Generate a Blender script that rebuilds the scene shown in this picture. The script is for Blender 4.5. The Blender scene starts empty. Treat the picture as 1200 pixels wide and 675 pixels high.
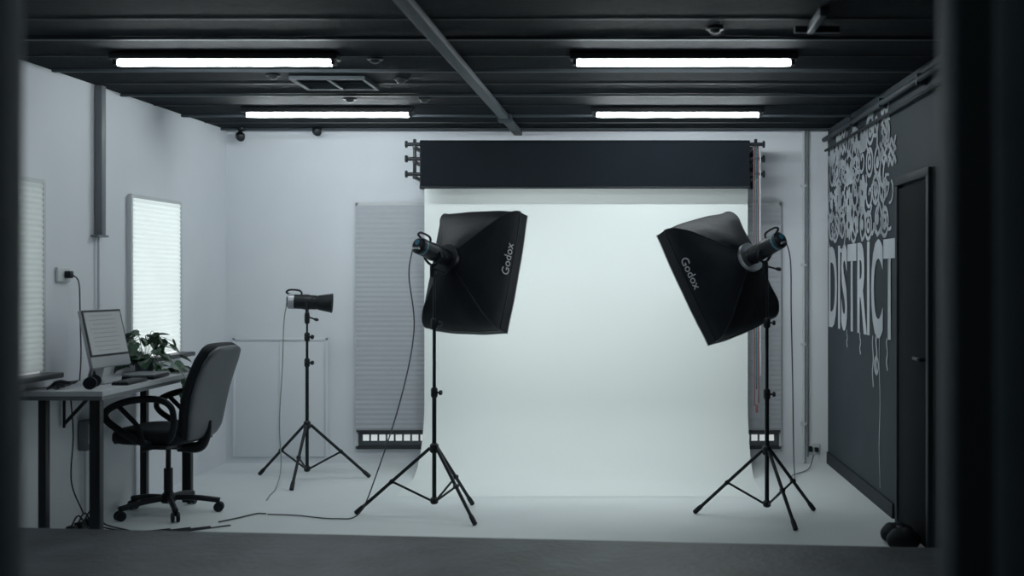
import bpy, bmesh, math, random
from mathutils import Vector, Matrix
random.seed(7)
sc = bpy.context.scene
COL = sc.collection

# ------------------------------------------------------------------ materials
def mat(name, col, rough=0.6, metal=0.0, var=0.0, vscale=6.0, bump=0.0, bscale=40.0,
        emit=None, estr=0.0, sheen=0.0, transl=0.0, spec=0.5):
    m = bpy.data.materials.new(name); m.use_nodes = True
    nt = m.node_tree; b = nt.nodes['Principled BSDF']; out = nt.nodes['Material Output']
    b.inputs['Base Color'].default_value = (*col, 1)
    b.inputs['Roughness'].default_value = rough
    b.inputs['Metallic'].default_value = metal
    b.inputs['Specular IOR Level'].default_value = spec
    if sheen: b.inputs['Sheen Weight'].default_value = sheen
    tc = nt.nodes.new('ShaderNodeTexCoord')
    n = nt.nodes.new('ShaderNodeTexNoise'); n.inputs['Scale'].default_value = vscale
    n.inputs['Detail'].default_value = 6
    nt.links.new(tc.outputs['Object'], n.inputs['Vector'])
    r = nt.nodes.new('ShaderNodeValToRGB')
    lo = [max(0, c*(1-var)) for c in col]; hi = [min(1, c*(1+var)) for c in col]
    r.color_ramp.elements[0].color = (*lo, 1); r.color_ramp.elements[1].color = (*hi, 1)
    r.color_ramp.elements[0].position = 0.3; r.color_ramp.elements[1].position = 0.7
    nt.links.new(n.outputs['Fac'], r.inputs['Fac'])
    nt.links.new(r.outputs['Color'], b.inputs['Base Color'])
    if bump:
        n2 = nt.nodes.new('ShaderNodeTexNoise'); n2.inputs['Scale'].default_value = bscale
        nt.links.new(tc.outputs['Object'], n2.inputs['Vector'])
        bp = nt.nodes.new('ShaderNodeBump'); bp.inputs['Strength'].default_value = bump
        bp.inputs['Distance'].default_value = 0.01
        nt.links.new(n2.outputs['Fac'], bp.inputs['Height'])
        nt.links.new(bp.outputs['Normal'], b.inputs['Normal'])
    if emit:
        b.inputs['Emission Color'].default_value = (*emit, 1)
        b.inputs['Emission Strength'].default_value = estr
    if transl:
        t = nt.nodes.new('ShaderNodeBsdfTranslucent'); t.inputs['Color'].default_value = (*col, 1)
        mx = nt.nodes.new('ShaderNodeMixShader'); mx.inputs[0].default_value = transl
        nt.links.new(b.outputs[0], mx.inputs[1]); nt.links.new(t.outputs[0], mx.inputs[2])
        nt.links.new(mx.outputs[0], out.inputs['Surface'])
    return m

M_WALL = mat('white_wall_paint', (0.69, 0.725, 0.77), 0.7, var=0.03, vscale=2, bump=0.05, bscale=60, spec=0.2)
M_FLOOR = mat('white_floor_paint', (0.68, 0.73, 0.75), 0.6, var=0.02, vscale=3, bump=0.04, bscale=20, spec=0.3)
M_DARKWALL = mat('charcoal_wall_paint', (0.031, 0.041, 0.051), 0.75, var=0.08, vscale=3, bump=0.05, spec=0.2)
M_CEIL = mat('black_ceiling_tiles', (0.0050, 0.0080, 0.0115), 0.9, var=0.5, vscale=30, bump=0.4, bscale=120, spec=0.1)
M_BAR = mat('ceiling_grid_metal', (0.034, 0.044, 0.053), 0.6, var=0.05, spec=0.2)
M_BEAM = mat('ceiling_trunking', (0.075, 0.092, 0.105), 0.6, var=0.05, spec=0.2)
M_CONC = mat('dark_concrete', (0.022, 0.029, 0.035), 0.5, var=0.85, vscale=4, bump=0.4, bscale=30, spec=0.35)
M_BLACK = mat('black_plastic', (0.006, 0.0085, 0.012), 0.45, var=0.1, spec=0.25)
M_BLKMET = mat('black_metal', (0.006, 0.0085, 0.012), 0.4, var=0.1, spec=0.25)
M_FAB = mat('black_nylon', (0.0035, 0.0055, 0.0085), 0.6, var=0.2, vscale=12, bump=0.35, bscale=14, spec=0.15)
M_BLKPAPER = mat('black_backdrop_fabric', (0.0050, 0.0072, 0.0100), 0.9, var=0.1, spec=0.1)
M_PAPER = mat('white_backdrop_paper', (0.735, 0.785, 0.785), 0.6, var=0.01, vscale=1, spec=0.3)
M_SILVER = mat('silver_metal', (0.6, 0.62, 0.64), 0.3, metal=1.0, var=0.05)
M_PIPING = mat('grey_piping', (0.40, 0.42, 0.45), 0.5, var=0.1)  # softbox lip trim, its grey lightened to carry the rim highlight
M_BLUE = mat('blue_accent', (0.02, 0.14, 0.22), 0.4, var=0.05)
M_LOGO = mat('white_print', (0.34, 0.36, 0.39), 0.6, var=0.05)
M_MURAL = mat('mural_paint', (0.38, 0.42, 0.46), 0.8, var=0.35, vscale=5)
M_LETTER = mat('lettering_paint', (0.47, 0.51, 0.55), 0.8, var=0.15, vscale=3)
TINT = (0.87, 0.97, 1.0)
M_SOFT = mat('diffuser_fabric', (0.8, 0.8, 0.8), 0.8, var=0.01, emit=(0.92, 1.0, 0.98), estr=5.0)
M_TUBE = mat('fluorescent_tube', (0.9, 0.9, 0.9), 0.5, var=0.01, emit=TINT, estr=82.0)
M_TUBEF = mat('fluorescent_tube_front', (0.9, 0.9, 0.9), 0.5, var=0.01, emit=TINT, estr=52.0)  # front pair set weaker so floor and left wall darken toward the camera
M_TUBEFILL = mat('added_fill_tube', (0.9, 0.9, 0.9), 0.5, var=0.01, emit=(0.85, 0.97, 1.0), estr=15.0)  # unseen fill added overhead to brighten the camera side of the door posts
M_HOUS = mat('light_housing', (0.012, 0.014, 0.017), 0.5, var=0.05)
M_SKY1 = mat('daylight_pane', (0.9, 0.9, 0.9), 0.5, var=0.12, vscale=2, emit=(0.93, 1, 0.98), estr=1.05)
M_SKY2 = mat('daylight_pane_dim', (0.9, 0.9, 0.9), 0.5, var=0.01, emit=(0.93, 1, 1), estr=0.25)
M_BLINDT = mat('translucent_blind', (0.75, 0.79, 0.79), 0.8, var=0.03, transl=0.6)
M_BLIND = mat('grey_blind_fabric', (0.42, 0.445, 0.485), 0.8, var=0.02, vscale=20)
M_BLIND2 = mat('grey_blind_fold', (0.40, 0.425, 0.465), 0.8, var=0.02, vscale=20)
M_FRAME = mat('window_frame_white', (0.55, 0.58, 0.6), 0.5, var=0.03)
M_DFRAME = mat('window_frame_dark', (0.015, 0.018, 0.022), 0.4, var=0.05)
M_GLASS = mat('dark_glass', (0.04, 0.05, 0.06), 0.1, var=0.2)
M_GLIMPSE = mat('bright_outside_glimpse', (0.7, 0.7, 0.7), 0.5, var=0.3, emit=(0.9, 1, 1), estr=0.4)
M_CONDUIT = mat('grey_conduit', (0.12, 0.135, 0.15), 0.5, var=0.05)
M_WCOND = mat('white_conduit', (0.50, 0.53, 0.55), 0.5, var=0.05)
M_DESK = mat('desk_laminate', (0.44, 0.465, 0.495), 0.5, var=0.05, vscale=4)
M_DESKE = mat('desk_edge', (0.12, 0.135, 0.15), 0.5, var=0.05)
M_CHAIRF = mat('chair_fabric', (0.005, 0.007, 0.010), 0.8, var=0.2, vscale=60, sheen=0.05, spec=0.2)
M_CHAIRB = mat('chair_shell', (0.055, 0.064, 0.075), 0.45, var=0.1)
M_SCREEN = mat('screen_glow', (0.12, 0.14, 0.155), 0.4, var=0.02, emit=(0.85, 0.95, 1), estr=0.09)
M_SCRTXT = mat('screen_text', (0.08, 0.09, 0.10), 0.4, var=0.02, emit=(0.85, 0.95, 1), estr=0.04)
M_ALU = mat('aluminium', (0.36, 0.38, 0.41), 0.4, metal=0.3, var=0.03)
M_LEAF = mat('pothos_leaf', (0.03, 0.075, 0.043), 0.4, var=0.6, vscale=12)
M_STEM = mat('pothos_stem', (0.06, 0.10, 0.055), 0.5, var=0.2)
M_POT = mat('ceramic_pot', (0.04, 0.05, 0.06), 0.4, var=0.1)
M_CABLE = mat('grey_cable', (0.03, 0.034, 0.04), 0.5, var=0.05)
M_LCABLE = mat('green_grey_cable', (0.20, 0.28, 0.25), 0.5, var=0.05)
M_RED = mat('red_chain', (0.17, 0.065, 0.07), 0.6, var=0.1)
M_TEAL = mat('teal_chain', (0.03, 0.12, 0.15), 0.5, var=0.1)
M_DOOR = mat('black_door_paint', (0.0025, 0.0040, 0.0058), 0.8, var=0.1, spec=0.08)
M_DOORFR = mat('door_frame_paint', (0.014, 0.019, 0.025), 0.6, var=0.1, spec=0.15)
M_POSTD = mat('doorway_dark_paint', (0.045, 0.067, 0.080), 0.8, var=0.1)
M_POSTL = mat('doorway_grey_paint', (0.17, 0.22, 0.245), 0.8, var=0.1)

# ------------------------------------------------------------------ helpers
def empty(name, loc=(0, 0, 0), rotz=0.0):
    e = bpy.data.objects.new(name, None); e.empty_display_size = 0.1
    e.location = loc; e.rotation_euler = (0, 0, rotz)
    COL.objects.link(e); return e

def mk(name, bm, m, parent=None, smooth=False):
    me = bpy.data.meshes.new(name)
    bmesh.ops.recalc_face_normals(bm, faces=bm.faces)
    bm.to_mesh(me); bm.free()
    ms = m if isinstance(m, (list, tuple)) else [m]
    for x in ms: me.materials.append(x)
    if smooth:
        for p in me.polygons: p.use_smooth = True
    o = bpy.data.objects.new(name, me); COL.objects.link(o)
    if parent: o.parent = parent
    return o

def box(name, c, s, m, parent=None, rot=None, bevel=0.0, seg=2):
    bm = bmesh.new(); bmesh.ops.create_cube(bm, size=1)
    bmesh.ops.scale(bm, vec=s, verts=bm.verts)
    if bevel:
        bmesh.ops.bevel(bm, geom=bm.edges[:], offset=bevel, segments=seg, profile=0.5, affect='EDGES')
    o = mk(name, bm, m, parent, smooth=False)
    if bevel:
        for p in o.data.polygons: p.use_smooth = True
        try: o.data.set_sharp_from_angle(angle=math.radians(50))
        except Exception: pass
    o.location = c
    if rot: o.rotation_euler = rot
    return o

def axis_mat(p, d):
    d = Vector(d).normalized()
    q = d.to_track_quat('Z', 'Y')
    return Matrix.Translation(Vector(p)) @ q.to_matrix().to_4x4()

def lathe(name, prof, p, d, m, parent=None, seg=28):
    """prof: list of (r, z) along axis d from p"""
    bm = bmesh.new(); rings = []
    for r, z in prof:
        rings.append([bm.verts.new((max(r, 1e-4)*math.cos(a), max(r, 1e-4)*math.sin(a), z))
                      for a in [2*math.pi*i/seg for i in range(seg)]])
    for a, b in zip(rings[:-1], rings[1:]):
        for i in range(seg):
            bm.faces.new((a[i], a[(i+1) % seg], b[(i+1) % seg], b[i]))
    bm.faces.new(rings[0][::-1]); bm.faces.new(rings[-1])
    M = axis_mat(p, d)
    bm.transform(M)
    o = mk(name, bm, m, parent, smooth=True)
    try: o.data.set_sharp_from_angle(angle=math.radians(40))
    except Exception: pass
    return o

def rod(name, a, b, r, m, parent=None, r2=None, seg=14):
    a = Vector(a); b = Vector(b); L = (b-a).length
    return lathe(name, [(r, 0), (r2 if r2 else r, L)], a, b-a, m, parent, seg)

def catmull(pts, n=10):
    P = [Vector(p) for p in pts]; P = [2*P[0]-P[1]] + P + [2*P[-1]-P[-2]]
    out = []
    for i in range(1, len(P)-2):
        for k in range(n):
            t = k/n
            out.append(0.5*((2*P[i]) + (-P[i-1]+P[i+1])*t + (2*P[i-1]-5*P[i]+4*P[i+1]-P[i+2])*t*t
                       + (-P[i-1]+3*P[i]-3*P[i+1]+P[i+2])*t**3))
    out.append(P[-2]); return out

def tube(name, pts, r, m, parent=None, smooth=True, flat=1.0, seg=8, n=8):
    P = catmull(pts, n) if smooth else [Vector(p) for p in pts]
    bm = bmesh.new(); rings = []; prev = None
    for i, p in enumerate(P):
        t = (P[min(i+1, len(P)-1)] - P[max(i-1, 0)]).normalized()
        if prev is None:
            ref = Vector((0, 0, 1)) if abs(t.z) < 0.9 else Vector((0, 1, 0))
            u = t.cross(ref).normalized()
        else:
            u = (prev - t*prev.dot(t)).normalized()
        prev = u; v = t.cross(u)
        rings.append([bm.verts.new(p + u*r*math.cos(a) + v*r*flat*math.sin(a))
                      for a in [2*math.pi*k/seg for k in range(seg)]])
    for a, b in zip(rings[:-1], rings[1:]):
        for i in range(seg):
            bm.faces.new((a[i], a[(i+1) % seg], b[(i+1) % seg], b[i]))
    bm.faces.new(rings[0][::-1]); bm.faces.new(rings[-1])
    return mk(name, bm, m, parent, smooth=True)

def prism(name, poly, z0, z1, m, parent=None):
    bm = bmesh.new()
    a = [bm.verts.new((x, y, z0)) for x, y in poly]; b = [bm.verts.new((x, y, z1)) for x, y in poly]
    n = len(poly)
    bm.faces.new(a[::-1]); bm.faces.new(b)
    for i in range(n): bm.faces.new((a[i], a[(i+1) % n], b[(i+1) % n], b[i]))
    return mk(name, bm, m, parent)

def text_mesh(s, offset=0.0, space=1.0):
    cu = bpy.data.curves.new('tmp', 'FONT'); cu.body = s; cu.offset = offset; cu.resolution_u = 4
    cu.space_character = space
    o = bpy.data.objects.new('tmp', cu); COL.objects.link(o)
    bpy.context.view_layer.update()
    dg = bpy.context.evaluated_depsgraph_get()
    me = bpy.data.meshes.new_from_object(o.evaluated_get(dg))
    bm = bmesh.new(); bm.from_mesh(me)
    bpy.data.objects.remove(o); bpy.data.curves.remove(cu)
    xs = [v.co.x for v in bm.verts]; ys = [v.co.y for v in bm.verts]
    x0, x1, y0, y1 = min(xs), max(xs), min(ys), max(ys)
    for v in bm.verts:
        v.co = Vector(((v.co.x-x0)/(x1-x0), (v.co.y-y0)/(y1-y0), 0))
    return bm, (x1-x0)/(y1-y0)

# ------------------------------------------------------------------ room shell (metres)
BACK = 8.40; CEIL = 2.524; FRONT = -1.0
XL = lambda y: -3.055 - 0.0285*(BACK-y)
XR = lambda y: 1.50 + 0.020*(BACK-y)
AL = -math.atan(0.0285); AR = math.atan(0.020)

box('floor', (-0.8, 3.7, -0.05), (5.4, 9.6, 0.1), M_FLOOR)
box('ceiling', (-0.8, 3.7, CEIL+0.05), (5.4, 9.6, 0.1), M_CEIL)
box('wall_back', (-0.8, BACK+0.05, CEIL/2), (5.4, 0.1, CEIL), M_WALL)
prism('wall_left', [(XL(BACK), BACK), (XL(FRONT), FRONT), (XL(FRONT)-0.1, FRONT), (XL(BACK)-0.1, BACK)], 0, CEIL, M_WALL)
prism('wall_right', [(XR(BACK), BACK), (XR(BACK)+0.1, BACK), (XR(FRONT)+0.1, FRONT), (XR(FRONT), FRONT)], 0, CEIL, M_DARKWALL)
box('wall_front', (-0.8, FRONT-0.05, CEIL/2), (5.4, 0.1, CEIL), M_DARKWALL)
# raised concrete landing that the camera stands on
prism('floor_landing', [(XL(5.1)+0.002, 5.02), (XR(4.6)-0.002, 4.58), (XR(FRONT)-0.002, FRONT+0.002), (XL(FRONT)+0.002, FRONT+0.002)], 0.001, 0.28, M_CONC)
prism('baseboard_right', [(XR(8.38)-0.002, 8.38), (XR(8.38)-0.014, 8.38), (XR(6.45)-0.014, 6.45), (XR(6.45)-0.002, 6.45)], 0.001, 0.09, M_DOORFR)

# ceiling grid
g = empty('ceiling_grid', (0, 0, CEIL))
for i, y in enumerate([2.7, 3.53, 4.35, 5.16, 5.96, 6.76, 7.62, 8.3]):
    box('grid_bar_%d' % i, (-0.79, y, -0.010), (4.62, 0.028, 0.014), M_BAR, g)
for i, y in enumerate([4.8, 5.6, 6.4, 7.2, 8.0]):
    box('tile_joint_%d' % i, (-0.79, y, -0.003), (4.60, 0.008, 0.004), M_HOUS, g)
tr = empty('ceiling_trunking', (-0.87, 6.0, CEIL-0.03))
box('duct', (0, 0.0, 0), (0.06, 4.75, 0.035), M_BEAM, tr, rot=(0, 0, -0.012), bevel=0.004)
box('junction_1', (0.02, 1.55, -0.005), (0.09, 0.12, 0.05), M_BAR, tr, bevel=0.006)
tr2 = empty('ceiling_bracket', (0.80, 4.75, CEIL-0.022))
box('arm', (0, 0, 0), (0.03, 0.34, 0.04), M_BEAM, tr2, bevel=0.004)
box('plate', (0.03, 0.17, 0.0), (0.2, 0.02, 0.03), M_BAR, tr2)
# vent
v = empty('ceiling_vent', (-1.68, 6.33, CEIL-0.012))
for nm, c, s in [('edge_1', (0, -0.17, 0), (0.42, 0.025, 0.02)), ('edge_2', (0, 0.17, 0), (0.42, 0.025, 0.02)),
                 ('edge_3', (-0.2, 0, 0), (0.022, 0.34, 0.02)), ('edge_4', (0.2, 0, 0), (0.022, 0.34, 0.02)),
                 ('cross', (0, 0, 0), (0.018, 0.34, 0.02))]:
    box(nm, c, s, M_BEAM, v)
for i in range(6):
    box('louvre_%d' % i, (0, -0.13+i*0.052, 0), (0.38, 0.018, 0.004), M_BAR, v, rot=(0.5, 0, 0))
for (x, y) in [(-1.30, 5.66), (-1.286, 6.24), (-1.28, 6.92), (-1.746, 6.92), (-1.965, 6.11), (0.382, 4.97)]:
    e = empty('smoke_detector', (x, y, CEIL-0.002))
    lathe('base', [(0.04, 0), (0.04, 0.008), (0.028, 0.012)], (0, 0, 0), (0, 0, -1), M_HOUS, e)
    lathe('dome', [(0.028, 0.012), (0.022, 0.022), (0.008, 0.028)], (0, 0, 0), (0, 0, -1), M_HOUS, e)
for x, z in [(-2.90, 2.46), (-2.33, 2.50)]:
    e = empty('security_camera', (x, 8.28, z))
    lathe('mount', [(0.03, 0), (0.03, 0.02), (0.012, 0.03)], (0, 0, CEIL-z-0.001), (0, 0, -1), M_BLACK, e)
    lathe('housing', [(0.012, -0.045), (0.03, -0.037), (0.035, 0), (0.028, 0.037), (0.012, 0.045)], (0, -0.02, -0.005), (0.3, -0.6, -0.3), M_BLACK, e)

# fluorescent battens; the last, out of view, is added to light the door posts
for i, (x, y) in enumerate([(-2.013, 5.52), (0.268, 5.52), (-1.98, 7.28), (0.314, 7.28), (-1.2, 0.1)]):
    e = empty('fluorescent_light', (x, y, CEIL-0.022))
    box('housing', (0, 0, 0), (1.13, 0.085, 0.036), M_HOUS, e, bevel=0.006)
    box('end_cap_1', (-0.540, 0, -0.026), (0.02, 0.045, 0.034), M_HOUS, e)
    box('end_cap_2', (0.540, 0, -0.026), (0.02, 0.045, 0.034), M_HOUS, e)
    rod('tube', (-0.53, 0, -0.032), (0.53, 0, -0.032), 0.014, M_TUBEF if i < 2 else (M_TUBE if i < 4 else M_TUBEFILL), e, seg=18)

# pipes at the top of the right wall
e = empty('ceiling_pipe', (0, 0, 0))
tube('pipe_1', [(XR(8.3)-0.04, 8.35, 2.44), (XR(4.4)-0.04, 4.4, 2.44)], 0.018, M_BAR, e, smooth=False)
tube('pipe_2', [(XR(8.3)-0.03, 8.35, 2.36), (XR(4.4)-0.03, 4.4, 2.36)], 0.010, M_DOORFR, e, smooth=False)
for y in [5, 5.8, 6.6, 7.4, 8.1]:
    box('clip_%d' % int(y*10), (XR(y)-0.03, y, 2.44), (0.05, 0.03, 0.06), M_BAR, e)

# ------------------------------------------------------------------ back wall windows with pleated blinds
def back_window(name, x0, x1):
    e = empty(name, ((x0+x1)/2, BACK-0.002, 1.04)); w = x1-x0; h = 1.86
    box('reveal', (0, -0.006, 0), (w, 0.010, h), M_GLASS, e)
    for nm, c, s in [('frame_top', (0, -0.02, h/2-0.01), (w, 0.03, 0.02)), ('frame_bottom', (0, -0.02, -h/2+0.012), (w, 0.03, 0.024)),
                     ('frame_left', (-w/2+0.008, -0.02, 0), (0.016, 0.03, h)), ('frame_right', (w/2-0.008, -0.02, 0), (0.016, 0.03, h))]:
        box(nm, c, s, M_DFRAME if 'bottom' in nm else M_FRAME, e)
    bm = bmesh.new(); ztop = h/2-0.02; zbot = -h/2+0.145; n = 46
    prev = None; hw = w/2-0.004
    for i in range(2*n+1):
        z = ztop + (zbot-ztop)*i/(2*n); y = -0.040 - (0.0035 if i % 2 else 0)
        cur = [bm.verts.new((-hw, y, z)), bm.verts.new((hw, y, z))]
        if prev:
            f = bm.faces.new((prev[0], prev[1], cur[1], cur[0])); f.material_index = i % 2
        prev = cur
    mk('pleated_blind', bm, [M_BLIND, M_BLIND2], e)
    box('blind_bar', (0, -0.042, zbot-0.008), (w-0.02, 0.02, 0.014), M_DFRAME, e)
    x = -hw+0.05; k = 0
    while x < hw-0.05:
        box('glimpse_%d' % k, (x+0.02, -0.014, zbot-0.06), (0.045, 0.006, 0.045), M_GLIMPSE, e); x += 0.062; k += 1
    return e
back_window('window_3', -2.067, -1.40)
back_window('window_4', 0.62, 1.143)

# faint recessed access panel on back wall
e = empty('wall_panel', (-2.64, BACK-0.002, 0.50))
box('panel', (0, -0.008, 0), (0.70, 0.012, 0.90), M_WALL, e, bevel=0.003)
for nm, c, s in [('t', (0, -0.018, 0.44), (0.72, 0.012, 0.02)), ('l', (-0.35, -0.018, 0), (0.02, 0.012, 0.9)),
                 ('r', (0.35, -0.018, 0), (0.02, 0.012, 0.9)), ('m', (0, -0.018, 0), (0.014, 0.01, 0.88))]:
    box('rail_'+nm, c, s, M_WALL, e, bevel=0.003)

# conduit right of the backdrop
e = empty('wall_conduit', (1.315, BACK-0.02, 0))
rod('pipe', (0, 0, 0.02), (0, 0, CEIL-0.01), 0.012, M_WCOND, e)
rod('pipe_thin', (0.03, 0, 0.05), (0.03, 0, CEIL-0.01), 0.006, M_CONDUIT, e)
for z in [0.3, 0.9, 1.5, 2.1]: box('clip_%d' % int(z*10), (0, 0, z), (0.045, 0.025, 0.02), M_WCOND, e)
e = empty('wall_outlet', (1.385, BACK-0.002, 0.11))
box('plate', (0, -0.006, 0), (0.10, 0.010, 0.08), M_FRAME, e, bevel=0.003)
box('plug_1', (-0.02, -0.02, 0), (0.03, 0.03, 0.04), M_BLACK, e, bevel=0.004)
box('plug_2', (0.025, -0.02, -0.005), (0.028, 0.03, 0.035), M_BLACK, e, bevel=0.004)

# ------------------------------------------------------------------ left wall windows
def left_window(name, y0, y1, pane, z0=0.90, z1=1.91):
    yc = (y0+y1)/2; w = y1-y0; h = z1-z0
    e = empty(name, (XL(yc)+0.002, yc, (z0+z1)/2), AL)
    box('pane', (0.006, 0, 0), (0.008, w, h), pane, e)
    for nm, c, s in [('top', (0.016, 0, h/2), (0.028, w, 0.022)), ('left', (0.016, -w/2, 0), (0.028, 0.022, h)), ('right', (0.016, w/2, 0), (0.028, 0.022, h))]:
        box('frame_'+nm, c, s, M_FRAME, e)
    bm = bmesh.new(); n = 34; prev = None
    for i in range(2*n+1):
        z = h/2-0.01 - (h-0.02)*i/(2*n); x = 0.024 + (0.007 if i % 2 else 0)
        cur = [bm.verts.new((x, -w/2+0.008, z)), bm.verts.new((x, w/2-0.008, z))]
        if prev: bm.faces.new((prev[0], prev[1], cur[1], cur[0]))
        prev = cur
    mk('blind', bm, M_BLINDT, e)
    box('sill', (0.055, 0.0, -h/2-0.015), (0.105, w+0.10, 0.028), M_DFRAME, e, bevel=0.004)
    return e
left_window('window_1', 6.84, 7.54, M_SKY1)
left_window('window_2', 5.10, 5.87, M_SKY2)

# trunking on left wall
e = empty('wall_trunking', (XL(6.46)+0.002, 6.46, 0), AL)
box('duct', (0.025, 0, 2.085), (0.045, 0.05, 0.87), M_CONDUIT, e, bevel=0.004)
box('foot', (0.02, 0, 1.645), (0.05, 0.12, 0.012), M_CONDUIT, e)
rod('lower_pipe', (0.015, 0.0, 0.86), (0.015, 0.0, 1.64), 0.007, M_WCOND, e)
e = empty('wall_outlet', (XL(6.09)+0.002, 6.09, 1.42), AL)
box('plate', (0.008, 0, 0), (0.014, 0.13, 0.08), M_FRAME, e, bevel=0.003)
box('plug', (0.03, 0.02, 0), (0.035, 0.04, 0.04), M_BLACK, e, bevel=0.005)
tube('cord', [(0.05, 0.02, 0), (0.07, 0.05, -0.05), (0.05, 0.10, -0.25), (0.06, 0.09, -0.45), (0.09, 0.02, -0.585)], 0.004, M_CABLE, e)
e = empty('electrical_box', (XL(6.3)+0.002, 6.30, 0.51), AL)
box('case', (0.03, 0, 0), (0.055, 0.09, 0.17), M_CONDUIT, e, bevel=0.005)
box('lid', (0.06, 0, 0.01), (0.006, 0.07, 0.11), M_FRAME, e, bevel=0.002)
rod('pipe', (0.02, 0, -0.09), (0.02, 0, -0.5), 0.008, M_WCOND, e)

# ------------------------------------------------------------------ mural & door on the right wall
OFF = 0.006
bm, asp = text_mesh('DISTRICT', 0.028, 1.06)
for vv in bm.verts:
    y = 8.34 - vv.co.x*1.93; z = 1.03 + vv.co.y*0.61
    vv.co = Vector((XR(y)-OFF, y, z))
mur = empty('wall_mural', (0, 0, 0))
mk('lettering', bm, M_LETTER, mur)
bm = bmesh.new()
def ribbon(pts, wd=0.008, closed=False):
    n = len(pts)
    def tng(i):
        if closed: a, b = pts[(i-1) % n], pts[(i+1) % n]
        else: a, b = pts[max(i-1, 0)], pts[min(i+1, n-1)]
        d = Vector((b[0]-a[0], b[1]-a[1])); d.normalize() if d.length > 0 else None
        return Vector((-d.y, d.x))
    ring = []
    for i, (u, z) in enumerate(pts):
        t = tng(i)*wd/2
        row = []
        for s in (-1, 1):
            uu = u+s*t.x; zz = z+s*t.y
            row.append(bm.verts.new((XR(uu)-OFF, uu, zz)))
        ring.append(row)
    for i in range(n if closed else n-1):
        a = ring[i]; b = ring[(i+1) % n]
        bm.faces.new((a[0], a[1], b[1], b[0]))
def blob(pts):
    bm.faces.new([bm.verts.new((XR(u)-OFF+0.001, u, z)) for u, z in pts])
def circ(cu, cz, r, k=20, sq=1.0, a0=0, a1=2*math.pi):
    return [(cu+r*math.cos(a0+(a1-a0)*i/k), cz+r*sq*math.sin(a0+(a1-a0)*i/k)) for i in range(k if a1-a0 > 6.2 else k+1)]
def petal(u, z, a, L, wd):
    d = (math.cos(a), math.sin(a)); q = (-d[1], d[0]); out = []
    for i in range(9):
        t = i/8; w = wd*math.sin(math.pi*t)**0.8 if 0 < t < 1 else 0
        out.append((u+d[0]*L*t+q[0]*w, z+d[1]*L*t+q[1]*w))
    for i in range(7, 0, -1):
        t = i/8; w = wd*math.sin(math.pi*t)**0.8
        out.append((u+d[0]*L*t-q[0]*w, z+d[1]*L*t-q[1]*w))
    return out
R = random.Random(3)
for iy in range(10):
    for iz in range(4):
        u = 8.22-iy*0.196+R.uniform(-.03, .03); z = 1.76+iz*0.19+R.uniform(-.03, .03)
        if not (6.48 < u < 8.30) or z > 2.37: continue
        k = R.randrange(6)
        if k == 0:
            for r, w in ((0.035, 0.03), (0.085, 0.026)): ribbon(circ(u, z, r), w, True)
        elif k == 1:
            for j in range(7): blob(petal(u+0.02*math.cos(j*0.9), z+0.02*math.sin(j*0.9), j*0.9, 0.09, 0.032))
        elif k == 2:
            ribbon([(u+(0.012+0.0055*i)*math.cos(i*0.42), z+(0.012+0.0055*i)*math.sin(i*0.42)) for i in range(18)], 0.024)
        elif k == 3:
            for s in (-1, 0, 1):
                ribbon([(u-0.09+0.012*i, z+s*0.055+0.02*math.sin(i*0.8+s)) for i in range(16)], 0.028)
        elif k == 4:
            ribbon(petal(u, z-0.1, math.pi/2+R.uniform(-.4, .4), 0.2, 0.08), 0.026, True)
            blob(circ(u, z, 0.038, 12))
        else:
            for j in range(4): blob(petal(u, z-0.08, 0.5+j*0.7, 0.17, 0.036))
for j in range(100):
    u = R.uniform(6.5, 8.26); z = R.uniform(1.70, 2.33); r = R.uniform(0.04, 0.13); a = R.uniform(0, 6)
    ribbon(circ(u, z, r, 14, 1, a, a+R.uniform(1.5, 3.5)), R.uniform(0.014, 0.034))
for u, zb, w in [(6.78, 0.12, 0.010), (6.95, 0.72, 0.02), (6.60, 0.85, 0.02), (7.3, 0.9, 0.018), (6.86, 0.80, 0.03), (7.7, 0.92, 0.016)]:
    ribbon([(u+0.012*math.sin(i*0.9), 1.04+(zb-1.04)*i/12) for i in range(13)], w)
ribbon(circ(6.86, 0.86, 0.05, 16), 0.02, True)
mk('doodle_linework', bm, M_MURAL, mur)

e = empty('door_1', (XR(5.975)-0.002, 5.975, 0.0), AR)
box('leaf', (-0.012, 0, 0.955), (0.02, 0.60, 1.90), M_DOOR, e, bevel=0.003)
for nm, c, s in [('frame_far', (-0.016, 0.32, 0.97), (0.03, 0.045, 1.93)), ('frame_near', (-0.02, -0.32, 0.97), (0.038, 0.045, 1.93)),
                 ('frame_top', (-0.02, 0, 1.945), (0.038, 0.685, 0.045))]:
    box(nm, c, s, M_DOORFR, e, bevel=0.003)
rod('handle', (-0.06, -0.25, 0.98), (-0.06, -0.15, 0.98), 0.009, M_HOUS, e)
rod('handle_neck', (-0.02, -0.25, 0.98), (-0.06, -0.25, 0.98), 0.011, M_HOUS, e)

# small sandbag at the foot of the right wall
e = empty('sandbag', (1.42, 5.75, 0))
for i, (x, y) in enumerate([(0, 0), (0.0, 0.14)]):
    bm = bmesh.new(); bmesh.ops.create_uvsphere(bm, u_segments=20, v_segments=12, radius=1)
    for vv in bm.verts:
        vv.co = Vector((vv.co.x*0.09, vv.co.y*0.075, max(vv.co.z*0.06, -0.045)+0.046+0.004*math.sin(9*vv.co.x)))
    o = mk('bag_%d' % i, bm, M_FAB, e, smooth=True); o.location = (x, y, 0)
box('strap', (0, 0.07, 0.09), (0.03, 0.12, 0.01), M_BLACK, e, bevel=0.003)

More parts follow.
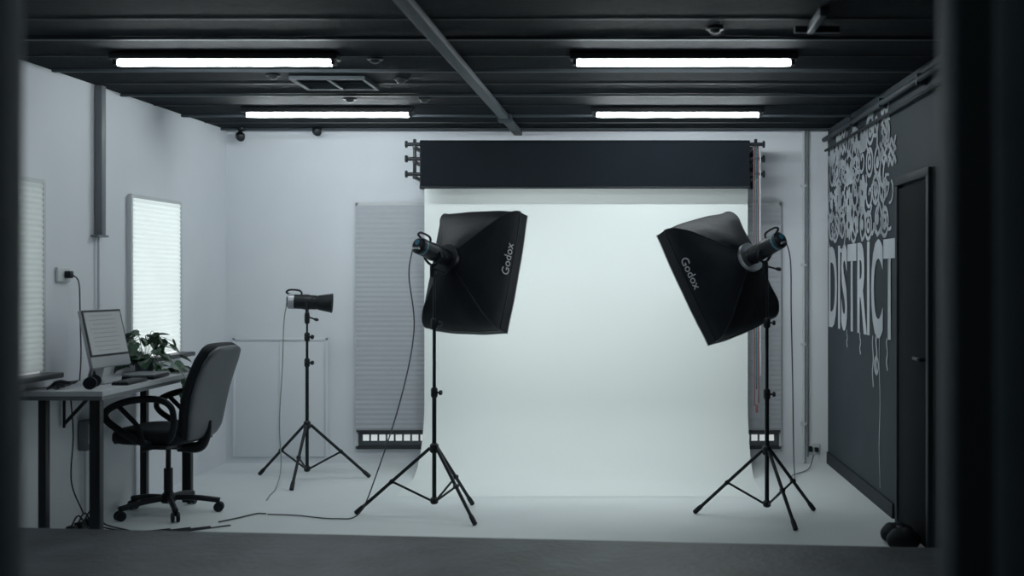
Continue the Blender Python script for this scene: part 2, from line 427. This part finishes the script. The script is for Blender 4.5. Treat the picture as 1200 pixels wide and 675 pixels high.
# ------------------------------------------------------------------ backdrop
e = empty('backdrop_roller_system', (-0.32, 8.12, 2.2))
xl, xr = -1.19, 1.185
for i, (yy, zz, r) in enumerate([(-0.12, 0.165, 0.030), (-0.03, 0.06, 0.032), (0.10, 0.15, 0.030)]):
    rod('roll_%d' % i, (xl, yy, zz), (xr, yy, zz), r, M_BLKPAPER, e, seg=24)
box('black_backdrop', (0, -0.150, 0.005), (xr-xl-0.01, 0.006, 0.31), M_BLKPAPER, e)
rod('weight_bar', (xl, -0.150, -0.148), (xr, -0.150, -0.148), 0.010, M_BLACK, e)
for sgn, xx in ((-1, xl-0.045), (1, xr+0.045)):
    box('bracket_plate_%d' % (sgn+1), (xx, 0.235, 0.03), (0.05, 0.03, 0.32), M_BLKMET, e, bevel=0.004)
    box('bracket_front_%d' % (sgn+1), (xx, -0.10, 0.06), (0.022, 0.03, 0.29), M_BLKMET, e, bevel=0.004)
    for j, z in enumerate((0.165, 0.06, -0.05)):
        box('hook_%d_%d' % (sgn+1, j), (xx, 0.05, z-0.02), (0.02, 0.36, 0.022), M_BLKMET, e)
        rod('knob_%d_%d' % (sgn+1, j), (xx-0.055, -0.12, z), (xx+0.05, -0.12, z), 0.014, M_BLKMET, e)
        lathe('cap_%d_%d' % (sgn+1, j), [(0.012, 0), (0.026, 0.004), (0.026, 0.018), (0.01, 0.022)], (xx+sgn*0.045, -0.12, z), (sgn, 0, 0), M_BLKMET, e)
for i, (dx, m, zb) in enumerate([(0.045, M_RED, -1.72), (0.060, M_TEAL, -1.60), (0.075, M_RED, -1.70), (0.09, M_WCOND, -1.5)]):
    tube('pull_chain_%d' % i, [(xr+dx-0.015, -0.13, 0.15), (xr+dx-0.015, -0.13, -0.8), (xr+dx-0.012, -0.13, zb)], 0.005, m, e)
box('chain_weight', (xr+0.048, -0.13, -1.74), (0.02, 0.02, 0.06), M_RED, e, bevel=0.004)

# white seamless paper: hangs and sweeps onto the floor
bm = bmesh.new(); Rr = 0.50
prof = [(8.13, 2.26-(2.26-Rr-0.001)*i/10) for i in range(0, 11)]
for i in range(1, 25):
    a = math.pi/2*i/24
    prof.append((8.13-Rr+Rr*math.cos(a), 0.0015+Rr-Rr*math.sin(a)))
prof += [(7.4, 0.0015), (7.1, 0.0015)]
rows = []
for y, z in prof:
    rows.append([bm.verts.new((-1.505+2.37*k/8, y, z)) for k in range(9)])
for a, b in zip(rows[:-1], rows[1:]):
    for k in range(8): bm.faces.new((a[k], a[k+1], b[k+1], b[k]))
mk('white_paper_backdrop', bm, M_PAPER, None, smooth=True)

# ------------------------------------------------------------------ light stands
def stand(e, feet, hub, low, top, knob_z, r=0.013):
    rod('pole_lower', (0, 0, low), (0, 0, knob_z), r, M_BLKMET, e)
    rod('pole_middle', (0, 0, knob_z), (0, 0, knob_z+(top-knob_z)*0.55), r*0.8, M_BLKMET, e)
    rod('pole_upper', (0, 0, knob_z+(top-knob_z)*0.5), (0, 0, top), r*0.62, M_BLKMET, e)
    lathe('hub_collar', [(r*1.2, -0.03), (r*2.0, -0.02), (r*2.0, 0.02), (r*1.2, 0.03)], (0, 0, hub), (0, 0, 1), M_BLACK, e)
    lathe('low_collar', [(r*1.2, -0.02), (r*1.8, -0.012), (r*1.8, 0.012), (r*1.2, 0.02)], (0, 0, low+0.02), (0, 0, 1), M_BLACK, e)
    for j, z in enumerate((knob_z, knob_z+(top-knob_z)*0.55)):
        lathe('clamp_%d' % j, [(r*1.2, -0.03), (r*1.6, -0.02), (r*1.6, 0.02), (r*1.1, 0.03)], (0, 0, z), (0, 0, 1), M_BLACK, e)
        rod('knob_stem_%d' % j, (0, 0, z), (0.035, -0.01, z), 0.006, M_BLACK, e)
        lathe('knob_%d' % j, [(0.008, 0), (0.015, 0.004), (0.015, 0.016), (0.008, 0.02)], (0.03, -0.01, z), (1, -0.3, 0), M_BLACK, e)
    for j, (fx, fy) in enumerate(feet):
        d = Vector((fx, fy, 0)).normalized()
        a = d*(r*2.0) + Vector((0, 0, hub)); b = Vector((fx, fy, 0.014))
        rod('leg_%d' % j, a, b, 0.0105, M_BLKMET, e)
        lathe('foot_%d' % j, [(0.013, -0.05), (0.0145, -0.03), (0.0145, 0.008), (0.008, 0.012)], b, (b-a), M_BLACK, e)
        mid = a.lerp(b, 0.52)
        rod('brace_%d' % j, d*(r*1.4)+Vector((0, 0, low+0.02)), mid, 0.007, M_BLKMET, e)
        lathe('hinge_%d' % j, [(0.014, -0.012), (0.014, 0.012)], mid, d.cross(Vector((0, 0, 1))), M_BLACK, e)

def frame(theta, pitch, roll):
    t, p = math.radians(theta), math.radians(pitch)
    n = Vector((math.sin(t)*math.cos(p), math.cos(t)*math.cos(p), math.sin(p)))
    rt = n.cross(Vector((0, 0, 1))).normalized(); up = rt.cross(n)
    c, s = math.cos(math.radians(roll)), math.sin(math.radians(roll))
    return n, rt*c+up*s, up*c-rt*s

def flash_head(e, piv, n, rt, up, back=0.20, front=0.13, r=0.056):
    P = lambda z: piv+n*z
    lathe('head_body', [(r*0.72, -back), (r, -back+0.012), (r, -0.03), (r*1.06, -0.02), (r*1.06, 0.01), (r, 0.02), (r*0.98, front-0.02), (r*0.9, front)], piv, n, M_BLACK, e, 32)
    lathe('rear_panel', [(r*0.70, -back-0.004), (r*0.72, -back+0.004)], piv, n, M_BLKMET, e, 32)
    lathe('rear_display', [(0.016, -back-0.008), (0.016, -back+0.001)], P(0)+up*0.014, n, M_BLUE, e)
    for j, s in enumerate((-1, 0, 1)):
        lathe('dial_%d' % j, [(0.006, -back-0.012), (0.007, -back)], P(0)+rt*0.02*s-up*0.022, n, M_SILVER, e, 12)
    lathe('accent_band', [(r*1.02, -back+0.03), (r*1.03, -back+0.033), (r*1.03, -back+0.041), (r*1.02, -back+0.044)], piv, n, M_BLUE, e, 32)
    for j in range(6):
        lathe('fin_%d' % j, [(r*1.0, 0.03+j*0.014), (r*1.04, 0.032+j*0.014), (r*1.0, 0.037+j*0.014)], piv, n, M_BLKMET, e, 32)
    tube('handle', [P(-back+0.02)+up*r*0.9, P(-back-0.01)+up*(r+0.010), P(-back+0.01)+up*(r+0.028), P(-0.06)+up*(r+0.028), P(-0.04)+up*(r+0.012), P(-0.04)+up*r*0.9], 0.007, M_BLACK, e)
    tube('yoke', [P(0)-rt*(r+0.008)+up*0.0, P(0)-rt*(r+0.010)-Vector((0, 0, 0.04)), piv-Vector((0, 0, r+0.03)), P(0)+rt*(r+0.010)-Vector((0, 0, 0.04)), P(0)+rt*(r+0.008)], 0.008, M_BLKMET, e)
    lathe('swivel', [(0.013, 0), (0.018, 0.01), (0.018, 0.06), (0.014, 0.08)], piv-Vector((0, 0, r+0.10)), (0, 0, 1), M_BLACK, e)
    rod('tilt_lever', piv-Vector((0, 0, r+0.05)), piv-Vector((-0.07, 0.03, r+0.07)), 0.006, M_BLACK, e)
    lathe('lever_knob', [(0.009, 0), (0.012, 0.02), (0.006, 0.03)], piv-Vector((-0.06, 0.03, r+0.067)), (1, -0.3, -0.2), M_BLACK, e)

def softbox(e, piv, n, rt, up, HW=0.33, HH=0.38, L=0.30, ring=0.14, text_side=1):
    O = piv+n*ring
    M = Matrix.Identity(4)
    for i in range(3):
        M[i][0] = rt[i]; M[i][1] = up[i]; M[i][2] = n[i]; M[i][3] = O[i]
    r0 = 0.078
    def half(t):
        f = math.sin(min(t, 1)*math.pi/2)**0.85
        return r0+(HW-r0)*f, r0+(HH-r0)*f
    def pt(t, a):
        hx, hy = half(t); t = min(t, 1)
        c, s = math.cos(a), math.sin(a); mxx = max(abs(c), abs(s))
        k = min(1, t*2.2)
        q = 0.055*t*(1-t)*4
        sag = 1-q*abs(math.cos(2*a))
        px = (c*(1-k)+c/mxx*k)*hx*sag; py = (s*(1-k)+s/mxx*k)*hy*sag
        rr = 1-0.03*(abs(math.sin(2*a))**8)
        return Vector((px*rr, py*rr, L*t))
    bm = bmesh.new(); N = 96; rows = []
    ts = [i/16 for i in range(17)]
    for t in ts:
        rows.append([bm.verts.new(pt(t, 2*math.pi*k/N+math.pi/4)) for k in range(N)])
    for z, s in ((L+0.05, 1.0), (L+0.075, 1.002), (L+0.075, 0.985), (L+0.052, 0.985)):
        rows.append([bm.verts.new((p.x*s, p.y*s, z)) for p in [pt(1, 2*math.pi*k/N+math.pi/4) for k in range(N)]])
    for a, b in zip(rows[:-1], rows[1:]):
        for k in range(N): bm.faces.new((a[k], a[(k+1) % N], b[(k+1) % N], b[k]))
    bm.transform(M); o = mk('softbox_shell', bm, M_FAB, e, smooth=True)
    try: o.data.set_sharp_from_angle(angle=math.radians(38))
    except Exception: pass
    bm = bmesh.new()
    bm.faces.new([bm.verts.new((p.x*0.984, p.y*0.984, L+0.054)) for p in [pt(1, 2*math.pi*k/N+math.pi/4) for k in range(N)]])
    bm.transform(M); mk('diffuser', bm, M_SOFT, e)
    for nm, z, rr, mm in (('rim_piping', L+0.002, 0.0025, M_BLKMET), ('lip_piping', L+0.075, 0.0035, M_PIPING)):
        pts = [M @ Vector((p.x*1.004, p.y*1.004, z)) for p in [pt(1, 2*math.pi*k/N+math.pi/4) for k in range(N+1)]]
        tube(nm, pts, rr, mm, e, smooth=False, seg=6)
    for j in range(4):
        a = math.pi/4+j*math.pi/2
        tube('rib_seam_%d' % j, [M @ (pt(t, a)*1.002) for t in ts], 0.0035, M_BLKMET, e, smooth=False, seg=6)
    lathe('speed_ring', [(0.066, -0.025), (0.088, -0.022), (0.088, 0.006), (0.078, 0.008)], O, n, M_SILVER if text_side < 0 else M_BLKMET, e, 36)
    bm, asp = text_mesh('Godox', 0.004)
    hh = 0.050; ww = hh*asp*1.0
    for vv in bm.verts:
        u = (vv.co.x-0.5)*ww; w = vv.co.y*hh
        t = 0.90 - w/L; hx = half(t)[0]+0.005
        vv.co = Vector((hx, u+0.06, L*t)) if text_side > 0 else Vector((-hx, -u+0.06, L*t))
    bm.transform(M); mk('printed_wordmark', bm, M_LOGO, e)

# left softbox light
e = empty('studio_softbox_light', (-1.156, 6.56, 0))
stand(e, [(-0.461, 0.01), (0.277, -0.28), (0.183, 0.28)], 0.395, 0.065, 1.465, 0.724)
n, rt, up = frame(31, -16, 0)
piv = Vector((-0.008, 0, 1.555))
flash_head(e, piv, n, rt, up, back=0.14, front=0.13, r=0.050)
softbox(e, piv, n, rt, up, HW=0.295, HH=0.385, L=0.25, text_side=1)
tube('power_lead', [piv-n*0.14-rt*0.03, (-0.12, -0.15, 1.42), (-0.10, -0.10, 1.1), (-0.18, -0.08, 0.7), (-0.33, -0.05, 0.25), (-0.42, -0.10, 0.03), (-0.55, -0.14, 0.008), (-0.8, -0.05, 0.008), (-0.98, -0.02, 0.008)], 0.004, M_CABLE, e)

# right softbox light
e = empty('studio_softbox_light', (0.80, 6.47, 0))
stand(e, [(-0.41, 0.12), (0.118, -0.32), (0.303, 0.20)], 0.395, 0.065, 1.48, 0.724)
n, rt, up = frame(-39, -22, 14)
piv = Vector((-0.01, 0, 1.572))
flash_head(e, piv, n, rt, up, back=0.14, front=0.13, r=0.050)
softbox(e, piv, n, rt, up, HW=0.285, HH=0.375, L=0.27, text_side=-1)
tube('power_lead', [piv-n*0.14+rt*0.03, (0.12, -0.12, 1.5), (0.13, -0.08, 1.2), (0.15, 0.0, 0.8), (0.20, 0.3, 0.35), (0.28, 0.8, 0.08), (0.34, 1.3, 0.02), (0.50, 1.60, 0.012), (0.57, 1.80, 0.08)], 0.004, M_CABLE, e)

# back left strobe without softbox
e = empty('studio_strobe_light', (-2.228, 7.66, 0))
stand(e, [(-0.397, 0.22), (0.0, -0.35), (0.397, 0.12)], 0.386, 0.065, 1.14, 0.817, r=0.012)
n, rt, up = frame(80, -3, 0)
piv = Vector((0, 0, 1.235))
flash_head(e, piv, n, rt, up, back=0.13, front=0.07, r=0.050)
lathe('silver_panel', [(0.052, -0.125), (0.0525, -0.12), (0.0525, -0.09), (0.052, -0.085)], piv, n, M_ALU, e, 32)
lathe('reflector', [(0.045, 0.07), (0.052, 0.08), (0.066, 0.16), (0.070, 0.17), (0.066, 0.17), (0.060, 0.16), (0.03, 0.10)], piv, n, M_BLACK, e, 36)
tube('power_lead', [piv-n*0.13, (-0.16, 0, 1.1), (-0.17, 0.0, 0.8), (-0.20, 0.03, 0.4), (-0.18, 0.0, 0.1), (-0.12, -0.3, 0.008), (-0.08, -0.55, 0.008), (-0.05, -0.7, 0.008)], 0.004, M_LCABLE, e)

# ------------------------------------------------------------------ desk
e = empty('desk', (-2.9, 6.33, 0))
y0, y1 = 5.66, 7.0
poly = [(XL(y0)+0.004+2.9, y0-6.33), (-2.69+2.9, y0-6.33), (-2.69+2.9, y1-6.33), (XL(y1)+0.004+2.9, y1-6.33)]
prism('top', poly, 0.797, 0.822, M_DESK, e)
poly2 = [(XL(y0)+0.004+2.9, y0-6.325), (-2.695+2.9, y0-6.325), (-2.695+2.9, y1-6.335), (XL(y1)+0.004+2.9, y1-6.335)]
prism('apron', poly2, 0.775, 0.797, M_DESKE, e)
for i, (x, y) in enumerate([(-2.75, 5.72), (-3.02, 5.72), (-2.77, 6.95), (-3.04, 6.95)]):
    w = 0.055 if i in (0, 2) else 0.04
    box('leg_%d' % i, (x+2.9, y-6.33, 0.388), (w, 0.045, 0.774), M_BLKMET, e, bevel=0.003)
rod('wall_strut', (-3.10+2.9, 6.08-6.33, 0.60), (-2.94+2.9, 6.08-6.33, 0.772), 0.010, M_BLKMET, e)
rod('wall_strut_post', (-3.10+2.9, 6.08-6.33, 0.58), (-3.10+2.9, 6.08-6.33, 0.772), 0.008, M_BLKMET, e)
tube('hanging_lead', [(-0.13, -0.32, 0.77), (-0.10, -0.35, 0.55), (-0.12, -0.33, 0.3), (-0.07, -0.3, 0.12)], 0.004, M_BLACK, e)

# desktop computer
e = empty('desktop_computer', (-2.87, 6.08, 0.823), math.radians(-8))   # screen faces local +x
T = Matrix.Rotation(math.radians(-13), 4, 'Y')
def cp(nm, c, s, m, bev=0.0):
    o = box(nm, (0, 0, 0), s, m, e, bevel=bev)
    o.matrix_local = Matrix.Translation((0, 0, 0.25)) @ T @ Matrix.Translation(c)
    return o
cp('case', (-0.008, 0, 0.0), (0.022, 0.35, 0.32), M_ALU, 0.006)
cp('bezel', (0.004, 0, 0.028), (0.004, 0.346, 0.256), M_BLACK)
cp('screen', (0.007, 0, 0.028), (0.003, 0.322, 0.232), M_SCREEN)
for i in range(9):
    cp('text_line_%d' % i, (0.0095, -0.02+0.01*(i % 3), 0.125-0.024*i), (0.001, 0.20+0.03*(i % 2), 0.003), M_SCRTXT)
box('stand_neck', (-0.05, 0, 0.10), (0.012, 0.12, 0.19), M_ALU, e, rot=(0, 0.25, 0), bevel=0.003)
box('stand_foot', (-0.03, 0, 0.006), (0.13, 0.14, 0.010), M_ALU, e, bevel=0.003)

e = empty('laptop', (-2.80, 6.42, 0.823), math.radians(4))
box('base', (0, 0, 0.010), (0.18, 0.26, 0.016), M_BLACK, e, bevel=0.004)
box('lid', (0, 0, 0.024), (0.18, 0.26, 0.010), M_CONDUIT, e, bevel=0.004)
e = empty('headphones', (-2.80, 5.78, 0.823), 0.3)
tube('band', [(0.0, -0.07, 0.03), (0, -0.07, 0.07), (0, 0, 0.10), (0, 0.07, 0.07), (0, 0.07, 0.03)], 0.008, M_BLACK, e)
for s in (-1, 1):
    lathe('ear_cup_%d' % (s+1), [(0.02, 0), (0.033, 0.004), (0.033, 0.022), (0.02, 0.026)], (0, s*0.06, 0.036), (0, s, 0), M_BLACK, e)
e = empty('keyboard', (-2.748, 6.10, 0.823), 0.02)
box('body', (0, 0, 0.007), (0.09, 0.26, 0.012), M_BLACK, e, bevel=0.003)
for i in range(4):
    for j in range(11):
        box('key_%d_%d' % (i, j), (-0.032+i*0.021, -0.115+j*0.023, 0.016), (0.016, 0.018, 0.006), M_CABLE, e)
e = empty('computer_mouse', (-2.76, 6.90, 0.823))
lathe('body', [(0.03, 0), (0.034, 0.008), (0.028, 0.022), (0.012, 0.032)], (0, 0, 0), (0, 0, 1), M_BLACK, e)
e = empty('tangled_cord', (-2.98, 5.80, 0.823))
for j in range(4):
    rr = 0.03+0.009*j
    tube('loop_%d' % j, [(rr*math.cos(a), 0.04*j-0.06+rr*math.sin(a), 0.010+0.006*j+0.005*math.sin(3*a)) for a in [i*0.6 for i in range(12)]], 0.0045, M_BLACK, e)

# pothos
def leaf(bm, M, s):
    out = [(0, 0), (0.28, -0.12), (0.48, 0.10), (0.46, 0.42), (0.26, 0.78), (0, 1.05), (-0.26, 0.78), (-0.46, 0.42), (-0.48, 0.10), (-0.28, -0.12)]
    c = [bm.verts.new(M @ Vector((0, y*s, z*s))) for y, z in ((0.2, -0.02), (0.6, 0.0))]
    vs = [bm.verts.new(M @ Vector((x*s, y*s, 0.10*s*abs(x)*2-0.15*s*y*y))) for x, y in out]
    for i in range(10):
        a, b = vs[i], vs[(i+1) % 10]
        cc = c[0] if i in (0, 1, 8, 9) else c[1]
        bm.faces.new((a, b, cc))
    bm.faces.new((vs[2], c[1], c[0])); bm.faces.new((vs[8], c[0], c[1]))
e = empty('potted_pothos', (-2.93, 6.70, 0.823))
lathe('pot', [(0.035, 0), (0.05, 0.005), (0.06, 0.09), (0.063, 0.095), (0.056, 0.095), (0.052, 0.08)], (0, 0, 0), (0, 0, 1), M_POT, e, 32)
lathe('soil', [(0.05, 0.078), (0.05, 0.084)], (0, 0, 0), (0, 0, 1), M_CONC, e)
bm = bmesh.new(); R = random.Random(11); k = 0
tips = []
for i in range(44):
    a = R.uniform(0, 2*math.pi); rr = R.uniform(0.02, 0.17); z = 0.10+R.uniform(-0.03, 0.16)-(rr*0.35)
    x = rr*math.cos(a)*0.9; y = rr*math.sin(a)*1.2
    x = max(x, -0.09)
    tips.append((x, y, z))
tips += [(0.12, 0.10, 0.02), (0.14, 0.14, 0.04), (0.15, 0.06, 0.03), (0.0, -0.12, 0.20), (-0.03, -0.10, 0.22), (0.12, 0.16, 0.06), (0.15, 0.16, 0.09), (0.18, 0.10, 0.03), (0.17, 0.02, 0.06), (-0.02, -0.16, 0.23), (0.02, -0.18, 0.19)]
for (x, y, z) in tips:
    a = math.atan2(y, x)
    M = Matrix.Translation((x, y, max(z, 0.03))) @ Matrix.Rotation(a-math.pi/2+R.uniform(-.7, .7), 4, 'Z') @ Matrix.Rotation(R.uniform(-1.1, 0.3), 4, 'X') @ Matrix.Rotation(R.uniform(-.7, .7), 4, 'Y')
    leaf(bm, M, R.uniform(0.055, 0.085))
    if k < 26: tube('stem_%d' % k, [(x*0.15, y*0.15, 0.08), (x*0.5, y*0.5, max(z, 0.1)+0.02), (x, y, z)], 0.0018, M_STEM, e, seg=5, n=4)
    k += 1
vine = [(0.05, -0.02, 0.09), (0.18, -0.04, 0.08), (0.262, -0.06, -0.01), (0.268, -0.06, -0.08), (0.262, -0.07, -0.16)]
tube('trailing_vine', vine, 0.002, M_STEM, e, seg=5)
for p, s in [((0.268, -0.06, -0.03), 0.05), ((0.27, -0.05, -0.07), 0.06), ((0.262, -0.08, -0.11), 0.055), ((0.262, -0.06, -0.14), 0.05)]:
    M = Matrix.Translation(p) @ Matrix.Rotation(R.uniform(-1.2, 1.2), 4, 'Z') @ Matrix.Rotation(-1.9, 4, 'X')
    leaf(bm, M, s)
mk('leaves', bm, M_LEAF, e)

# ------------------------------------------------------------------ office chair (faces local -x)
e = empty('office_chair', (-2.745, 6.60, 0), math.radians(-8))
bm = bmesh.new(); N = 36; rows = []
for z, s in [(0.435, 0.86), (0.445, 0.96), (0.47, 1.0), (0.50, 0.995), (0.518, 0.95), (0.524, 0.80), (0.520, 0.4)]:
    row = []
    for k in range(N):
        a = 2*math.pi*k/N; c, sn = math.cos(a), math.sin(a); ex = 3.6
        x = math.copysign(abs(c)**(2/ex), c)*0.245*s; y = math.copysign(abs(sn)**(2/ex), sn)*0.24*s
        zz = z - (0.03 if x < -0.19 else 0)*((-x-0.19)/0.06 if x < -0.19 else 0)
        row.append(bm.verts.new((x-0.03, y, zz)))
    rows.append(row)
for a, b in zip(rows[:-1], rows[1:]):
    for k in range(N): bm.faces.new((a[k], a[(k+1) % N], b[(k+1) % N], b[k]))
bm.faces.new(rows[0][::-1]); bm.faces.new(rows[-1])
mk('seat', bm, M_CHAIRF, e, smooth=True)
def back_loft(nm, offx, thick, m, ws):
    spine = [(0.175, 0.475), (0.20, 0.53), (0.215, 0.62), (0.235, 0.72), (0.265, 0.82), (0.305, 0.92), (0.335, 0.985), (0.345, 1.01)]
    S = catmull([(x, 0, z) for x, z in spine], 3); W = []
    for i in range(len(S)):
        f = i/(len(S)-1)*(len(ws)-1); j = min(int(f), len(ws)-2); W.append(ws[j]+(ws[j+1]-ws[j])*(f-j))
    bm = bmesh.new(); rows = []
    for i, p in enumerate(S):
        t = (S[min(i+1, len(S)-1)]-S[max(i-1, 0)]).normalized(); nn = Vector((t.z, 0, -t.x))
        endf = 0.55 if i in (0, len(S)-1) else 1
        row = []
        for k in range(28):
            a = 2*math.pi*k/28; c, s = math.cos(a), math.sin(a)
            u = math.copysign(abs(c)**0.7, c)*thick/2*endf; vv = math.copysign(abs(s)**0.7, s)*W[i]/2
            row.append(bm.verts.new(p+nn*(u+offx-0.10*vv*vv*4*0.25)+Vector((0, vv, 0))))
        rows.append(row)
    for a, b in zip(rows[:-1], rows[1:]):
        for k in range(28): bm.faces.new((a[k], a[(k+1) % 28], b[(k+1) % 28], b[k]))
    bm.faces.new(rows[0][::-1]); bm.faces.new(rows[-1])
    mk(nm, bm, m, e, smooth=True)
back_loft('back_cushion', 0.0, 0.085, M_CHAIRF, [0.34, 0.42, 0.45, 0.46, 0.46, 0.44, 0.38, 0.26])
back_loft('back_shell', 0.036, 0.045, M_CHAIRB, [0.30, 0.38, 0.41, 0.42, 0.42, 0.40, 0.34, 0.22])
for s in (-1, 1):
    y = s*0.265
    tube('armrest_%d' % (s+1), [(0.03, y*0.86, 0.44), (-0.02, y, 0.465), (-0.13, y, 0.52), (-0.215, y, 0.575), (-0.235, y, 0.62), (-0.19, y, 0.66), (-0.09, y, 0.695), (0.03, y, 0.71), (0.12, y, 0.70), (0.175, y, 0.66), (0.185, y*0.97, 0.58), (0.16, y*0.9, 0.50), (0.12, y*0.86, 0.46)], 0.014, M_BLACK, e, flat=1.5, seg=10)
    tube('arm_inner_%d' % (s+1), [(-0.16, y, 0.675), (-0.10, y, 0.62), (-0.03, y, 0.55), (0.0, y, 0.47)], 0.011, M_BLACK, e, flat=1.4)
    box('arm_mount_%d' % (s+1), (0.07, s*0.20, 0.43), (0.14, 0.12, 0.02), M_BLACK, e, bevel=0.004)
box('mechanism', (0.0, 0, 0.415), (0.20, 0.16, 0.045), M_BLACK, e, bevel=0.01)
rod('tilt_lever', (0.0, -0.05, 0.41), (-0.02, -0.24, 0.405), 0.006, M_BLACK, e)
tube('back_bar', [(0.06, 0, 0.40), (0.19, 0, 0.40), (0.235, 0, 0.46), (0.245, 0, 0.56)], 0.016, M_BLACK, e, flat=2)
rod('gas_lift_outer', (0, 0, 0.09), (0, 0, 0.27), 0.026, M_BLACK, e)
rod('gas_lift_inner', (0, 0, 0.27), (0, 0, 0.40), 0.015, M_BLKMET, e)
lathe('hub', [(0.035, 0.065), (0.045, 0.075), (0.045, 0.105), (0.03, 0.125)], (0, 0, 0), (0, 0, 1), M_BLACK, e)
for j in range(5):
    a = math.radians(20+72*j); d = Vector((math.cos(a), math.sin(a), 0)); q = d.cross(Vector((0, 0, 1)))
    tube('spoke_%d' % j, [d*0.03+Vector((0, 0, 0.095)), d*0.16+Vector((0, 0, 0.088)), d*0.29+Vector((0, 0, 0.068))], 0.017, M_BLACK, e, seg=10)
    rod('caster_stem_%d' % j, d*0.275+Vector((0, 0, 0.035)), d*0.275+Vector((0, 0, 0.07)), 0.007, M_BLKMET, e)
    for s in (-1, 1):
        lathe('wheel_%d_%d' % (j, s+1), [(0.022, 0), (0.029, 0.003), (0.029, 0.015), (0.022, 0.018)], d*0.285+q*0.006*s+Vector((0, 0, 0.0295)), q*s, M_BLACK, e, 20)

# ------------------------------------------------------------------ loose cables & power strip by the desk
e = empty('power_strip', (-2.97, 6.00, 0))
box('body', (0, 0, 0.022), (0.06, 0.32, 0.04), M_CABLE, e, bevel=0.005)
for j in range(3):
    box('plug_%d' % j, (0, -0.1+0.09*j, 0.06), (0.045, 0.045, 0.045), M_BLACK, e, bevel=0.006)
for j in range(4):
    tube('lead_%d' % j, [(0.0, -0.1+0.07*j, 0.08), (0.05, -0.12+0.07*j, 0.14), (0.08, -0.05+0.05*j, 0.05), (0.14+0.03*j, 0.1, 0.008), (0.3, 0.10-0.05*j, 0.008), (0.42+0.1*j, 0.16+0.03*j, 0.008)], 0.0045, M_BLACK, e)
e = empty('power_cable', (-2.75, 6.66, 0))
tube('lead', [(0.40, -0.32, 0.007), (0.47, -0.22, 0.007), (0.54, -0.1, 0.007), (0.60, -0.10, 0.007)], 0.0045, M_CABLE, e)

# ------------------------------------------------------------------ doorway the camera looks through
e = empty('door_2', (0, 1.6, 0.281))
box('jamb_left', (-1.015, 0, 1.10), (0.235, 0.10, 2.2), M_POSTL, e, bevel=0.01)
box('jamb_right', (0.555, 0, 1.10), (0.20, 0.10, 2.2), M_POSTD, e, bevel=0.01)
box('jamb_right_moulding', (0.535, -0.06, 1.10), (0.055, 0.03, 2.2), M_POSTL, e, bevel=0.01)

# ------------------------------------------------------------------ world, camera
w = bpy.data.worlds.new('World'); sc.world = w; w.use_nodes = True
w.node_tree.nodes['Background'].inputs[0].default_value = (0.05, 0.06, 0.07, 1)
cam = bpy.data.cameras.new('camera'); co = bpy.data.objects.new('camera', cam); COL.objects.link(co)
co.location = (0, 0, 1.4); co.rotation_euler = (math.radians(90), 0, 0)
cam.sensor_width = 36; cam.lens = 39.0
cam.shift_x = -0.115; cam.shift_y = -0.0096
cam.clip_start = 0.05
cam.dof.use_dof = True; cam.dof.focus_distance = 7.0; cam.dof.aperture_fstop = 1.5
sc.camera = co
sc.view_settings.view_transform = 'Standard'
sc.view_settings.look = 'None'
sc.view_settings.exposure = 0.0
sc.view_settings.gamma = 1.15
